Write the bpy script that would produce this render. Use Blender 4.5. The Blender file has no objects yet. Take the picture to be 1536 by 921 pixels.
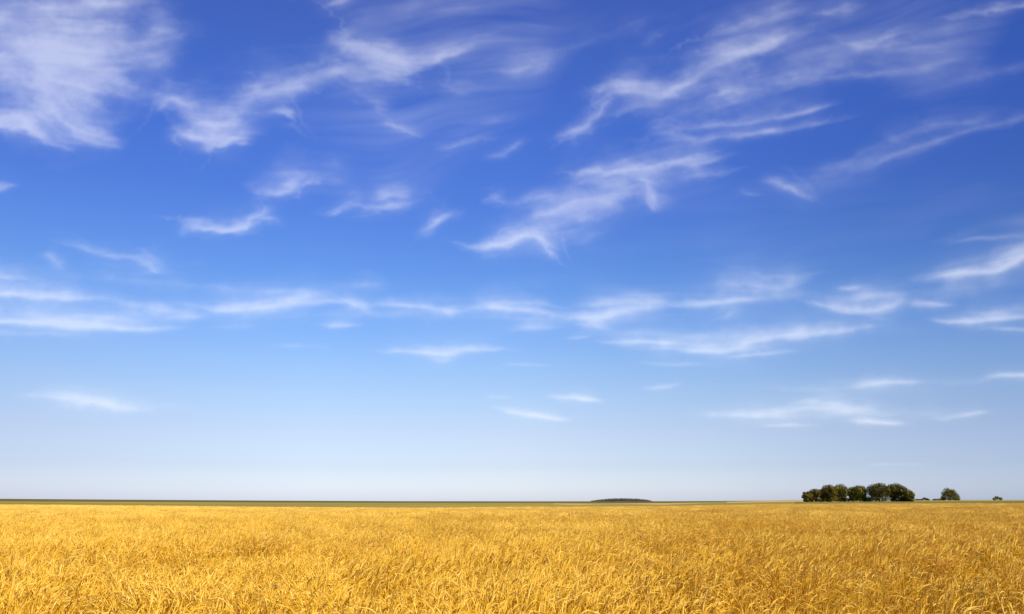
import bpy, math, random
import numpy as np
from mathutils import Vector, Matrix, noise as mnoise

R = math.radians
SC = bpy.context.scene
COL = SC.collection

# ---------------------------------------------------------------- camera
F_PX, W_PX, H_PX = 1205.0, 1536.0, 921.0          # focal length and frame, in units of the 1536-wide frame
PITCH = math.atan((752.5 - 460.5) / F_PX)
EYE = 1.70
cam_d = bpy.data.cameras.new('camera')
cam_d.sensor_width = 36.0
cam_d.lens = 36.0 * F_PX / W_PX
cam_d.clip_start = 0.05
cam_d.clip_end = 600000.0
cam = bpy.data.objects.new('camera', cam_d)
COL.objects.link(cam)
cam.location = (0, 0, EYE)
cam.rotation_euler = (math.pi / 2 + PITCH, 0, 0)
SC.camera = cam

# ---------------------------------------------------------------- world and sun
SUN_AZ, SUN_EL = 134.0, 42.0                      # azimuth clockwise from the view direction (+Y)
SUN_DIR = Vector((math.sin(R(SUN_AZ)) * math.cos(R(SUN_EL)), math.cos(R(SUN_AZ)) * math.cos(R(SUN_EL)), math.sin(R(SUN_EL))))
world = bpy.data.worlds.new('World')
SC.world = world
world.use_nodes = True
wt = world.node_tree
wt.nodes.clear()
wn = wt.nodes.new
w_out = wn('ShaderNodeOutputWorld')
w_bg = wn('ShaderNodeBackground')
w_sky = wn('ShaderNodeTexSky')
w_sky.sky_type = 'NISHITA'
w_sky.sun_disc = False
w_sky.sun_elevation = R(SUN_EL)
w_sky.sun_rotation = R(SUN_AZ)
w_sky.altitude = 100.0
w_sky.air_density = 1.0
w_sky.dust_density = 0.6
w_sky.ozone_density = 2.0
w_geo = wn('ShaderNodeTexCoord')
w_sep = wn('ShaderNodeSeparateXYZ')
w_ramp = wn('ShaderNodeValToRGB')                  # how this deep, polarised sky departs from the model, by height above the horizon
w_mul = wn('ShaderNodeMix')
w_mul.data_type = 'RGBA'
w_mul.blend_type = 'MULTIPLY'
w_mul.inputs[0].default_value = 1.0
RAMP = [(0.0012, (1.1635, 1.2723, 1.8394)),
        (0.0415, (0.9711, 0.9921, 1.3365)),
        (0.0817, (1.0499, 0.9885, 1.1999)),
        (0.1222, (1.046, 1.0468, 1.2197)),
        (0.1629, (0.9627, 1.0614, 1.3017)),
        (0.2035, (0.824, 1.0183, 1.3871)),
        (0.244, (0.693, 0.9594, 1.4169)),
        (0.2839, (0.6083, 0.8893, 1.4555)),
        (0.3618, (0.5134, 0.7732, 1.5325)),
        (0.4355, (0.494, 0.754, 1.6037)),
        (0.5042, (0.4953, 0.7295, 1.563)),
        (0.5669, (0.53, 0.673, 1.5037)), (1.0, (0.62, 0.74, 1.15))]
el = w_ramp.color_ramp.elements
while len(el) < len(RAMP):
    el.new(0.5)
for e, (p, c) in zip(el, RAMP):
    e.position = p
    e.color = (*c, 1)
wl = wt.links.new
wl(w_geo.outputs['Generated'], w_sep.inputs[0])
wl(w_sep.outputs['Z'], w_ramp.inputs[0])
wl(w_sky.outputs[0], w_mul.inputs[6])
wl(w_ramp.outputs[0], w_mul.inputs[7])
w_az = wn('ShaderNodeValToRGB')                    # polarised sky is darker to the right; lens vignetting is painted into both sides
w_map = wn('ShaderNodeMapRange')
w_map.inputs[1].default_value = -0.6
w_map.inputs[2].default_value = 0.6
w_mul2 = wn('ShaderNodeMix')
w_mul2.data_type = 'RGBA'
w_mul2.blend_type = 'MULTIPLY'
w_mul2.inputs[0].default_value = 1.0
AZ = [(0.05, (0.83, 0.83, 0.86)), (0.30, (0.97, 0.97, 0.97)), (0.50, (1, 1, 1)), (0.70, (0.87, 0.89, 0.93)), (0.95, (0.56, 0.60, 0.70))]
AZ_LOW = [(0.05, (0.72, 0.73, 0.77)), (0.30, (0.93, 0.94, 0.95)), (0.50, (1, 1, 1)), (0.70, (0.95, 0.97, 1.0)), (0.95, (0.76, 0.82, 0.94))]
w_az_low = wn('ShaderNodeValToRGB')
for rmp, stops in ((w_az, AZ), (w_az_low, AZ_LOW)):
    ea = rmp.color_ramp.elements
    while len(ea) < len(stops):
        ea.new(0.5)
    for e, (p, c) in zip(ea, stops):
        e.position = p
        e.color = (*c, 1)
w_hmap = wn('ShaderNodeMapRange')
w_hmap.inputs[1].default_value = 0.05
w_hmap.inputs[2].default_value = 0.30
w_hmix = wn('ShaderNodeMix')
w_hmix.data_type = 'RGBA'
wl(w_sep.outputs['Z'], w_hmap.inputs[0])
wl(w_hmap.outputs[0], w_hmix.inputs[0])
wl(w_sep.outputs['X'], w_map.inputs[0])
wl(w_map.outputs[0], w_az.inputs[0])
wl(w_map.outputs[0], w_az_low.inputs[0])
wl(w_az_low.outputs[0], w_hmix.inputs[6])
wl(w_az.outputs[0], w_hmix.inputs[7])
wl(w_mul.outputs[2], w_mul2.inputs[6])
wl(w_hmix.outputs[2], w_mul2.inputs[7])
wl(w_mul2.outputs[2], w_bg.inputs[0])
wl(w_bg.outputs[0], w_out.inputs[0])
w_bg.inputs[1].default_value = 0.091

sun_d = bpy.data.lights.new('sun', 'SUN')
sun_d.energy = 5.0
sun_d.angle = R(0.53)
sun_d.color = (1.0, 0.92, 0.78)
sun = bpy.data.objects.new('sun', sun_d)
COL.objects.link(sun)
sun.rotation_euler = (-SUN_DIR).to_track_quat('-Z', 'Y').to_euler()

SC.view_settings.view_transform = 'Standard'
SC.view_settings.look = 'None'
SC.view_settings.gamma = 1.0
SC.view_settings.exposure = 0.4
SC.view_settings.use_curve_mapping = False
SC.cycles.transparent_max_bounces = 16
SC.cycles.max_bounces = 12
SC.cycles.diffuse_bounces = 8
SC.cycles.transmission_bounces = 8


# ---------------------------------------------------------------- helpers
def view_ray(px, py):
    """direction of a spot on the sky chart (1536 x 921 units, horizon at 752.5)"""
    u = 460.5 - np.asarray(py, float); x = np.asarray(px, float) - 768.0
    c, s = math.cos(PITCH), math.sin(PITCH)
    return x, F_PX * c - u * s, F_PX * s + u * c


def bearing(px):
    x, y, z = view_ray(px, 752.5)
    return np.arctan2(x, y)


def tan_el(px, py):
    x, y, z = view_ray(px, py)
    return z / np.hypot(x, y)


def mesh_obj(name, verts, faces, mat=None, parent=None, smooth=False, attrs=None, link=True):
    """one mesh object from numpy arrays; faces is an (n,4) or (n,3) array or a list of arrays"""
    me = bpy.data.meshes.new(name)
    verts = np.asarray(verts, np.float32)
    fl = faces if isinstance(faces, list) else [faces]
    fl = [np.asarray(f, np.int32) for f in fl if len(f)]
    me.vertices.add(len(verts))
    me.vertices.foreach_set('co', verts.ravel())
    if fl:
        loops = np.concatenate([f.ravel() for f in fl])
        sizes = np.concatenate([np.full(len(f), f.shape[1], np.int32) for f in fl])
        starts = np.concatenate([[0], np.cumsum(sizes)[:-1]]).astype(np.int32)
        me.loops.add(len(loops)); me.polygons.add(len(sizes))
        me.loops.foreach_set('vertex_index', loops)
        me.polygons.foreach_set('loop_start', starts)
        me.polygons.foreach_set('loop_total', sizes)
    for k, v in (attrs or {}).items():
        v = np.asarray(v)
        if v.ndim == 2:
            a = me.attributes.new(k, 'FLOAT_VECTOR', 'POINT'); a.data.foreach_set('vector', v.astype(np.float32).ravel())
        elif v.dtype.kind == 'i':
            a = me.attributes.new(k, 'INT', 'POINT'); a.data.foreach_set('value', v.astype(np.int32))
        else:
            a = me.attributes.new(k, 'FLOAT', 'POINT'); a.data.foreach_set('value', v.astype(np.float32))
    me.update(calc_edges=True)
    me.validate()
    if fl:
        me.polygons.foreach_set('use_smooth', np.full(len(me.polygons), smooth))
    if mat:
        me.materials.append(mat)
    o = bpy.data.objects.new(name, me)
    if link:
        COL.objects.link(o)
    if parent:
        o.parent = parent
    return o


def tag(o, label=None, cat=None, group=None, kind=None):
    for k, v in (('label', label), ('category', cat), ('group', group), ('kind', kind)):
        if v:
            o[k] = v
    return o


def empty(name, loc):
    o = bpy.data.objects.new(name, None)
    COL.objects.link(o)
    o.location = loc
    o.empty_display_size = 0.5
    return o


def material(name, colours, rough=0.7, noise_scale=1.0, detail=3, spec=0.3, transl=0.0, attr=None, attr_amt=0.0, stretch=(1, 1, 1), bump=0.0, second=None):
    """principled surface whose colour wanders between a few real colours by noise over the place"""
    m = bpy.data.materials.new(name)
    m.use_nodes = True
    t = m.node_tree; n = t.nodes.new; l = t.links.new
    t.nodes.clear()
    out = n('ShaderNodeOutputMaterial'); bs = n('ShaderNodeBsdfPrincipled')
    geo = n('ShaderNodeNewGeometry'); mp = n('ShaderNodeMapping'); nz = n('ShaderNodeTexNoise'); rp = n('ShaderNodeValToRGB')
    mp.inputs['Scale'].default_value = stretch
    nz.inputs['Scale'].default_value = noise_scale; nz.inputs['Detail'].default_value = detail
    l(geo.outputs['Position'], mp.inputs[0]); l(mp.outputs[0], nz.inputs['Vector'])
    val = nz.outputs[0]
    if second:
        nz2 = n('ShaderNodeTexNoise'); nz2.inputs['Scale'].default_value = second[0]; nz2.inputs['Detail'].default_value = 3
        l(geo.outputs['Position'], nz2.inputs['Vector'])
        mx = n('ShaderNodeMix'); mx.inputs[0].default_value = second[1]
        l(val, mx.inputs[2]); l(nz2.outputs[0], mx.inputs[3]); val = mx.outputs[0]
    if attr:
        at = n('ShaderNodeAttribute'); at.attribute_name = attr
        mx = n('ShaderNodeMix'); mx.inputs[0].default_value = attr_amt
        l(val, mx.inputs[2]); l(at.outputs['Fac'], mx.inputs[3]); val = mx.outputs[0]
    e = rp.color_ramp.elements
    while len(e) < len(colours):
        e.new(0.5)
    for i, c in enumerate(colours):
        e[i].position = c[0]; e[i].color = (*c[1], 1)
    l(val, rp.inputs[0]); l(rp.outputs[0], bs.inputs['Base Color'])
    bs.inputs['Roughness'].default_value = rough
    bs.inputs['Specular IOR Level'].default_value = spec
    if bump:
        bp = n('ShaderNodeBump'); bp.inputs['Strength'].default_value = bump
        l(nz.outputs[0], bp.inputs['Height']); l(bp.outputs[0], bs.inputs['Normal'])
    sh = bs.outputs[0]
    if transl:
        tr = n('ShaderNodeBsdfTranslucent'); l(rp.outputs[0], tr.inputs[0])
        ms = n('ShaderNodeMixShader'); ms.inputs[0].default_value = transl
        l(bs.outputs[0], ms.inputs[1]); l(tr.outputs[0], ms.inputs[2]); sh = ms.outputs[0]
    l(sh, out.inputs[0])
    return m


# ---------------------------------------------------------------- lie of the land
KP = np.array([-300, 0, 200, 400, 600, 800, 900, 1000, 1100, 1200, 1300, 1400, 1536, 1836], float)
CROP, CROP_TOP = 0.86, 1.22                         # mean height of the wheat, and of its tallest ears
Y220 = np.array([755.0, 755.6, 757.4, 759.6, 760.8, 759.7, 759.2, 758.6, 756.6, 754.9, 754.6, 754.2, 754.0, 754.0])
Y450 = np.array([753.4, 753.9, 755.2, 756.8, 757.4, 756.6, 756.8, 756.6, 754.8, 753.0, 752.6, 752.3, 752.0, 752.0])
Y700 = np.array([751.4, 752.0, 752.9, 753.7, 754.0, 754.2, 754.6, 754.4, 752.2, 750.4, 750.3, 750.3, 750.3, 750.5])
YFAR = np.array([747.0, 748.2, 749.6, 750.9, 751.8, 752.0, 752.0, 751.9, 751.4, 750.9, 751.2, 751.2, 751.2, 751.2])
KD = np.array([0, 45, 222, 450, 700, 3000, 6500, 60000], float)
KB = bearing(KP)


def knots():
    rows = []
    z = np.zeros(len(KP))
    rows += [z, z]
    for d, yy, dh in ((222, Y220, CROP_TOP), (450, Y450, 0), (700, Y700, 0), (3000, YFAR, 0)):
        rows.append(EYE + tan_el(KP, yy) * d - dh)
    rows += [rows[-1] * 0.3 - 14, np.full(len(KP), -60.0)]
    return np.array(rows)


KH = knots()


def land(x, y):
    x = np.asarray(x, float); y = np.asarray(y, float)
    d = np.hypot(x, y); b = np.arctan2(x, y)
    front = np.clip((np.cos(b) + 0.3) / 0.8, 0, 1)
    cols = np.array([np.interp(b, KB, row) for row in KH])
    i = np.clip(np.searchsorted(KD, d, side='right') - 1, 0, len(KD) - 2)
    t = np.clip((d - KD[i]) / (KD[i + 1] - KD[i]), 0, 1)
    j = np.indices(d.shape)
    h = cols[(i, *j)] * (1 - t) + cols[(i + 1, *j)] * t
    return h * front


def patch(name, mat, b0, b1, d0, d1, lift, nb=160, nd=24, edge=None):
    """a field: a sheet over the land between two bearings and two distances"""
    bs = np.linspace(b0, b1, nb); ts = np.linspace(0, 1, nd)
    B, T = np.meshgrid(bs, ts)
    D0 = d0(B) if callable(d0) else np.full_like(B, d0)
    D1 = d1(B) if callable(d1) else np.full_like(B, d1)
    D = D0 * (D1 / D0) ** T
    X = D * np.sin(B); Y = D * np.cos(B); Z = land(X, Y) + lift
    idx = np.arange(nb * nd).reshape(nd, nb)
    f = np.stack([idx[:-1, :-1], idx[:-1, 1:], idx[1:, 1:], idx[1:, :-1]], -1).reshape(-1, 4)
    return tag(mesh_obj(name, np.stack([X, Y, Z], -1).reshape(-1, 3), f, mat, smooth=True), kind='structure')


m_soil = material('dry soil', [(0.3, (0.16, 0.105, 0.05)), (0.7, (0.26, 0.175, 0.08))], 0.9, 9.0, 5, second=(0.05, .4), spec=0.0)
m_green = material('meadow grass', [(0.36, (0.18, 0.157, 0.042)), (0.5, (0.27, 0.215, 0.050)), (0.64, (0.36, 0.25, 0.058))], 0.85, 0.0045, 4, second=(0.05, .3), spec=0.0)
m_dark = material('turned field', [(0.35, (0.095, 0.075, 0.028)), (0.65, (0.15, 0.112, 0.042))], 0.9, 0.003, 4, second=(0.03, .3), spec=0.0)
m_stub = material('stubble', [(0.35, (0.42, 0.27, 0.085)), (0.65, (0.52, 0.36, 0.13))], 0.85, 0.006, 4, second=(0.06, .3), spec=0.0)
m_margin = material('rough margin grass', [(0.35, (0.11, 0.125, 0.035)), (0.65, (0.20, 0.165, 0.05))], 0.85, 0.02, 4, spec=0.0)

# the ground: one sheet to the horizon
ds = np.concatenate([[0.5], np.geomspace(3, 40, 14), np.linspace(60, 700, 40), np.geomspace(760, 60000, 40)])
bs = np.linspace(-math.pi, math.pi, 361)[:-1]
bs = np.sort(np.concatenate([bs, np.linspace(KB[0], KB[-1], 160)]))
D, B = np.meshgrid(ds, bs, indexing='ij')
GXv = D * np.sin(B); GYv = D * np.cos(B); GZv = land(GXv, GYv)
nd, nb = D.shape
idx = np.arange(nd * nb).reshape(nd, nb); nxt = np.roll(idx, -1, 1)
gf = np.stack([idx[:-1], nxt[:-1], nxt[1:], idx[1:]], -1).reshape(-1, 4)
gv = np.vstack([np.stack([GXv, GYv, GZv], -1).reshape(-1, 3), [[0, 0, 0]]])
tri = np.stack([np.full(nb, nd * nb), nxt[0], idx[0]], -1)
tag(mesh_obj('ground', gv, [gf, tri], m_soil, smooth=True), kind='structure')

WHEAT_END = 222.0
BL, BR = -1.2, 1.2
patch('green_field', m_green, BL, BR, WHEAT_END - 4, 700, 0.02)
patch('ploughed_field', m_dark, BL, BR, 700.5, 4200, 0.08, nd=40)
patch('stubble_field', m_stub, bearing(830), bearing(1075), lambda b: 455 + 30 * np.sin(b * 60), lambda b: 560 + 60 * np.sin(b * 40 + 1), 0.06, nb=60, nd=8)
patch('stubble_field', m_stub, bearing(1090), bearing(1206), 470, 640, 0.06, nb=60, nd=8)
patch('grass_margin', m_margin, bearing(1192), BR, WHEAT_END + 60, 470, 0.05, nb=80, nd=8)
patch('grass_margin', m_margin, bearing(820), bearing(1040), WHEAT_END - 2, WHEAT_END + 120, 0.05, nb=60, nd=8)

# ---------------------------------------------------------------- cirrus: a thin high layer of ice cloud
# ---------------------------------------------------------------- cirrus density
def vnoise(x, y, seed=0):
    t = np.random.RandomState(seed).rand(256, 256).astype(np.float32)
    xi = np.floor(x).astype(np.int32); yi = np.floor(y).astype(np.int32)
    fx = (x - xi).astype(np.float32); fy = (y - yi).astype(np.float32)
    fx = fx * fx * fx * (fx * (fx * 6 - 15) + 10); fy = fy * fy * fy * (fy * (fy * 6 - 15) + 10)
    x0 = xi & 255; x1 = (xi + 1) & 255; y0 = yi & 255; y1 = (yi + 1) & 255
    a = t[y0, x0]; b = t[y0, x1]; c = t[y1, x0]; d = t[y1, x1]
    return (a + (b - a) * fx) * (1 - fy) + (c + (d - c) * fx) * fy


def fbm(x, y, octaves=4, seed=0, gain=0.5):
    s = 0; a = 1.0; n = 0
    for k in range(octaves):
        s = s + a * vnoise(x * 2 ** k + 17.3 * k, y * 2 ** k + 9.1 * k, seed + k)
        n += a; a *= gain
    return s / n


def spline(pts, step=6.0):
    P = np.array(pts, float)
    if len(P) == 2:
        P = np.array([P[0], (P[0] + P[1]) / 2, P[1]])
    Q = np.vstack([2 * P[0] - P[1], P, 2 * P[-1] - P[-2]])
    out = []
    for i in range(1, len(Q) - 2):
        p0, p1, p2, p3 = Q[i - 1], Q[i], Q[i + 1], Q[i + 2]
        n = max(2, int(np.hypot(*(p2 - p1)[:2]) / step))
        for t in np.arange(n) / n:
            out.append(0.5 * (2 * p1 + (p2 - p0) * t + (2 * p0 - 5 * p1 + 4 * p2 - p3) * t * t + (3 * p1 - p0 - 3 * p2 + p3) * t ** 3))
    out.append(Q[-2])
    return np.array(out)


# wisps: (points in sky-chart units x,y), half width, strength, ratio of soft (upper) to sharp (lower) side, end fade, ragged
WISPS = [
    # the broad bank high on the left and its fallstreaks
    ([(-120, 40), (-20, 55), (80, 72), (170, 75), (250, 70)], 66, .50, 1.0, .35, 1),
    ([(-80, 95), (20, 95), (90, 92), (150, 85), (205, 92)], 40, .46, 1.0, .4, 1),
    ([(-40, 10), (60, 12), (150, 5), (230, -6)], 36, .36, 1.0, .3, 1),
    ([(40, 60), (90, 85), (120, 98)], 36, .5, 1.0, .5, 1),
    ([(60, 105), (100, 120), (150, 130), (200, 155)], 22, .36, 1.6, .5, 1),
    ([(40, 110), (66, 140), (95, 175), (125, 200), (190, 224)], 12, .55, 1.8, .4, 1),
    ([(62, 112), (88, 150), (120, 178), (165, 205)], 12, .34, 1.5, .5, 1),
    ([(85, 110), (108, 145), (135, 172)], 9, .42, 1.3, .5, 1),
    ([(-90, 215), (-30, 192), (10, 192), (40, 188), (62, 205), (105, 226)], 8, .78, 2.8, .4, 1),
    ([(0, 165), (40, 172), (70, 185)], 18, .28, 1.2, .5, 1),
    ([(140, 120), (175, 142), (225, 156)], 12, .30, 1.5, .5, 1),
    ([(190, 105), (240, 92), (290, 78)], 22, .26, 1.0, .6, 1),
    ([(180, 40), (260, 45), (340, 55)], 30, .10, 1.0, .5, 1),
    ([(20, 120), (50, 150), (80, 190), (100, 205), (150, 218)], 6, .30, 1.4, .5, 1),
    ([(75, 120), (100, 160), (140, 196), (185, 214)], 5, .30, 1.4, .5, 1),
    ([(110, 120), (130, 150), (160, 178)], 6, .26, 1.4, .5, 1),
    ([(150, 110), (190, 132), (260, 150)], 7, .26, 1.4, .5, 1),
    ([(200, 60), (245, 55), (285, 35)], 16, .22, 1.0, .5, 1),
    ([(210, 20), (240, 30), (275, 55)], 18, .20, 1.0, .5, 1),
    ([(10, 92), (70, 78), (130, 80), (170, 90)], 20, .42, 1.0, .45, 1),
    ([(40, 45), (95, 70), (125, 100)], 13, .30, 1.0, .45, 1),
    # second bank and the arm climbing right
    ([(238, 172), (256, 152), (285, 160), (310, 172)], 15, .52, 1.2, .4, 1),
    ([(262, 168), (300, 182), (335, 188), (385, 182)], 12, .66, 1.4, .4, 1),
    ([(262, 200), (295, 212), (330, 219), (352, 210), (392, 202)], 8, .62, 2.8, .35, 1),
    ([(250, 185), (262, 205), (270, 225)], 9, .25, 1.0, .5, 1),
    ([(330, 190), (335, 205), (334, 222)], 10, .40, 1.0, .5, 1),
    ([(340, 165), (385, 146), (420, 130), (470, 118), (520, 92)], 18, .46, 1.3, .3, 1),
    ([(365, 140), (400, 132), (430, 128)], 14, .34, 1.2, .5, 1),
    ([(405, 172), (428, 166), (440, 186)], 6, .55, 1.4, .4, 1),
    ([(300, 150), (360, 165), (420, 172)], 26, .20, 1.0, .5, 1),
    ([(494, 48), (510, 66), (545, 70), (580, 84), (625, 96)], 17, .66, 1.0, .35, 1),
    ([(520, 80), (560, 92), (605, 110), (640, 92)], 12, .52, 1.0, .4, 1),
    ([(600, 106), (640, 92), (680, 76), (728, 60)], 8, .48, 1.5, .45, 1),
    ([(470, 100), (540, 100), (600, 100)], 26, .26, 1.0, .5, 1),
    ([(655, 105), (662, 125), (690, 132), (740, 140)], 10, .22, 1.0, .5, 1),
    ([(540, 145), (565, 155), (595, 168)], 8, .30, 1.6, .4, 1),
    ([(574, 180), (600, 194), (634, 211)], 4.5, .46, 1.5, .45, 1),
    ([(640, 226), (690, 222), (740, 210)], 6, .26, 1.5, .5, 1),
    ([(725, 238), (765, 230), (790, 204)], 8, .18, 1.5, .4, 1),
    ([(690, 190), (740, 186), (790, 176)], 6, .14, 1.2, .5, 1),
    ([(742, 106), (785, 103), (820, 92), (845, 78)], 13, .28, 1.4, .4, 1),
    ([(820, 92), (880, 64), (950, 38), (1020, 20)], 16, .17, 1.0, .4, 1),
    ([(470, 8), (500, 2), (540, -8)], 8, .35, 1.2, .4, 1),
    ([(560, 20), (640, 15), (760, 10)], 26, .10, 1.0, .4, 1),
    # long band rising to the right
    ([(835, 208), (872, 194), (892, 176), (905, 156), (925, 138)], 9, .52, 1.0, .35, 1),
    ([(885, 140), (930, 133), (975, 142), (1020, 130), (1060, 105), (1110, 84), (1160, 66), (1225, 40)], 14, .60, 1.3, .25, 1),
    ([(905, 128), (950, 128), (1000, 128)], 14, .40, 1.2, .5, 1),
    ([(1030, 96), (1065, 78), (1120, 78), (1170, 58)], 14, .38, 1.0, .4, 1),
    ([(1060, 62), (1110, 42), (1170, 22), (1215, 6)], 14, .28, 1.0, .4, 1),
    ([(1220, 20), (1262, 14), (1300, 4)], 8, .40, 1.2, .4, 1),
    ([(900, 175), (950, 165), (1010, 158)], 8, .30, 1.4, .5, 1),
    ([(985, 185), (1080, 150), (1180, 120), (1270, 96)], 36, .22, 1.0, .4, 1),
    ([(1075, 146), (1100, 142), (1120, 140)], 7, .40, 1.2, .5, 1),
    ([(1005, 196), (1060, 190), (1120, 184), (1190, 172), (1262, 154)], 5, .52, 2.2, .4, 0),
    ([(1010, 220), (1080, 206), (1180, 195), (1300, 170)], 6, .32, 2.0, .4, 0),
    ([(960, 200), (1010, 200), (1060, 215)], 20, .24, 1.0, .5, 1),
    ([(1180, 120), (1290, 112), (1380, 104), (1450, 80)], 12, .22, 1.6, .4, 0),
    # T-shaped wisp and the hooked bank under it
    ([(832, 256), (880, 262), (930, 258), (985, 247), (1045, 242), (1100, 232)], 10, .62, 1.2, .35, 1),
    ([(955, 258), (972, 270), (980, 290), (986, 318)], 12, .52, 1.0, .3, 1),
    ([(870, 278), (930, 280), (985, 270)], 10, .36, 1.0, .5, 1),
    ([(985, 272), (1040, 264), (1110, 256)], 6, .28, 2.0, .5, 0),
    ([(700, 374), (745, 371), (775, 357), (800, 354), (822, 364)], 9, .78, 1.3, .35, 1),
    ([(800, 350), (818, 366), (832, 386)], 9, .60, 1.0, .35, 1),
    ([(770, 336), (820, 324), (866, 308), (915, 296), (965, 276)], 11, .44, 1.3, .35, 1),
    ([(740, 302), (800, 300), (870, 286)], 7, .24, 1.2, .5, 1),
    ([(790, 350), (850, 330), (900, 310), (960, 292)], 24, .30, 1.0, .4, 1),
    ([(840, 370), (880, 362), (920, 350)], 9, .16, 1.0, .5, 1),
    ([(622, 357), (642, 348), (662, 330), (690, 316)], 8, .46, 1.1, .4, 1),
    ([(660, 358), (690, 366), (720, 374)], 4, .22, 1.0, .5, 1),
    ([(720, 298), (745, 296), (770, 302)], 6, .22, 1.0, .5, 1),
    # middle left wisps
    ([(360, 272), (385, 284), (425, 288), (485, 270)], 9, .48, 1.5, .4, 1),
    ([(380, 265), (470, 262), (540, 280)], 22, .18, 1.0, .4, 1),
    ([(470, 322), (500, 315), (530, 300), (560, 310), (640, 302)], 9, .34, 1.0, .4, 1),
    ([(550, 295), (585, 288), (620, 300)], 14, .26, 1.0, .4, 1),
    ([(492, 318), (502, 312), (512, 308)], 5, .55, 1.0, .4, 1),
    ([(265, 334), (310, 339), (355, 339), (395, 330), (425, 338)], 6, .70, 1.6, .35, 1),
    ([(375, 330), (388, 322), (392, 308)], 6, .40, 1.0, .4, 1),
    ([(270, 360), (278, 345), (300, 340)], 7, .25, 1.0, .5, 1),
    ([(80, 360), (130, 376), (180, 383), (220, 398)], 6, .34, 1.5, .4, 1),
    ([(195, 384), (218, 392), (244, 410)], 7, .62, 1.4, .4, 1),
    ([(60, 382), (80, 394), (95, 402)], 7, .32, 1.2, .4, 1),
    ([(140, 395), (190, 398), (320, 392)], 10, .14, 1.0, .5, 1),
    ([(-30, 276), (0, 278), (30, 280)], 5, .35, 1.2, .5, 1),
    # level streaks on the left
    ([(-150, 410), (-40, 412), (30, 420), (90, 428)], 12, .40, 1.2, .35, 0),
    ([(-150, 436), (-20, 440), (60, 446), (110, 446), (170, 447)], 7, .74, 2.2, .35, 0),
    ([(-150, 470), (-30, 480), (60, 484), (140, 490), (200, 494), (265, 492)], 8, .74, 1.8, .3, 0),
    ([(-60, 498), (60, 502), (170, 500)], 5, .24, 1.5, .4, 0),
    ([(150, 450), (220, 462), (300, 470)], 10, .26, 1.2, .4, 0),
    ([(90, 476), (150, 474), (200, 482)], 9, .32, 1.2, .4, 0),
    ([(272, 454), (320, 464), (370, 463), (430, 456), (490, 450), (530, 452)], 7.5, .74, 1.7, .35, 0),
    ([(420, 458), (460, 444), (480, 438)], 6, .45, 1.2, .4, 1),
    ([(245, 476), (290, 477), (320, 472)], 6, .40, 1.5, .5, 0),
    ([(310, 490), (350, 490), (400, 488)], 6, .18, 1.5, .5, 0),
    ([(472, 490), (510, 489), (550, 487)], 4, .52, 1.8, .5, 0),
    ([(495, 430), (540, 428), (590, 432)], 11, .24, 1.0, .5, 1),
    ([(505, 452), (535, 459), (556, 473)], 6, .62, 1.4, .4, 1),
    ([(540, 458), (600, 457), (650, 464), (690, 468), (720, 460)], 6, .66, 1.5, .4, 0),
    ([(655, 464), (672, 472), (680, 478)], 4, .40, 1.0, .5, 1),
    ([(690, 462), (760, 461), (810, 467), (840, 474)], 8, .76, 1.4, .35, 0),
    ([(830, 474), (890, 480), (920, 470), (960, 462), (1000, 456)], 9, .52, 1.2, .35, 1),
    ([(860, 460), (920, 456), (980, 452), (1030, 452)], 7, .42, 1.4, .4, 0),
    ([(765, 496), (800, 492), (845, 490)], 6, .34, 1.2, .5, 1),
    ([(845, 507), (870, 508), (890, 506)], 3, .30, 1.2, .5, 0),
    ([(875, 478), (895, 490), (905, 494)], 5, .35, 1.0, .5, 1),
    ([(556, 526), (610, 526), (660, 530), (720, 524), (776, 526)], 6, .66, 1.2, .35, 0),
    ([(640, 534), (660, 540), (680, 534)], 5, .45, 1.0, .5, 1),
    ([(400, 516), (460, 519), (520, 523)], 3, .20, 1.2, .5, 0),
    ([(740, 545), (790, 548), (850, 548)], 3, .24, 1.2, .5, 0),
    # level streaks on the right
    ([(905, 514), (960, 512), (1010, 514), (1050, 512)], 6, .60, 1.2, .35, 0),
    ([(980, 522), (1040, 524), (1090, 524), (1130, 513), (1190, 504), (1250, 498), (1310, 490)], 7.5, .80, 1.3, .3, 0),
    ([(1060, 538), (1110, 534), (1160, 528), (1210, 526)], 4, .46, 1.4, .45, 0),
    ([(1060, 520), (1130, 508), (1180, 502)], 12, .28, 1.2, .4, 0),
    ([(930, 540), (1000, 545), (1080, 545)], 5, .20, 1.0, .5, 0),
    ([(1000, 460), (1070, 453), (1110, 450), (1140, 448)], 7, .52, 1.4, .4, 0),
    ([(1050, 430), (1110, 424), (1160, 430), (1230, 410)], 13, .32, 1.2, .4, 1),
    ([(1075, 476), (1095, 470), (1110, 458)], 8, .30, 1.0, .5, 1),
    ([(1215, 456), (1270, 464), (1310, 468), (1345, 452), (1370, 436)], 8, .58, 1.3, .35, 1),
    ([(1280, 452), (1320, 446), (1360, 444)], 9, .38, 1.0, .4, 1),
    ([(1345, 454), (1390, 456), (1440, 458)], 5, .48, 1.2, .45, 0),
    ([(1250, 428), (1268, 431), (1295, 432)], 4, .48, 1.2, .5, 0),
    ([(1375, 422), (1430, 413), (1490, 405), (1530, 390), (1580, 362), (1680, 330)], 9, .84, 1.4, .3, 0),
    ([(1480, 392), (1530, 378), (1590, 350)], 13, .36, 1.2, .4, 0),
    ([(1395, 360), (1450, 358), (1510, 354), (1600, 346)], 5, .34, 1.3, .4, 0),
    ([(1400, 480), (1440, 484), (1500, 478), (1600, 470)], 6, .62, 1.3, .3, 0),
    ([(1470, 492), (1530, 494), (1600, 488)], 4, .40, 1.2, .4, 0),
    ([(1440, 468), (1500, 470), (1580, 452)], 7, .22, 1.2, .4, 0),
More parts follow.
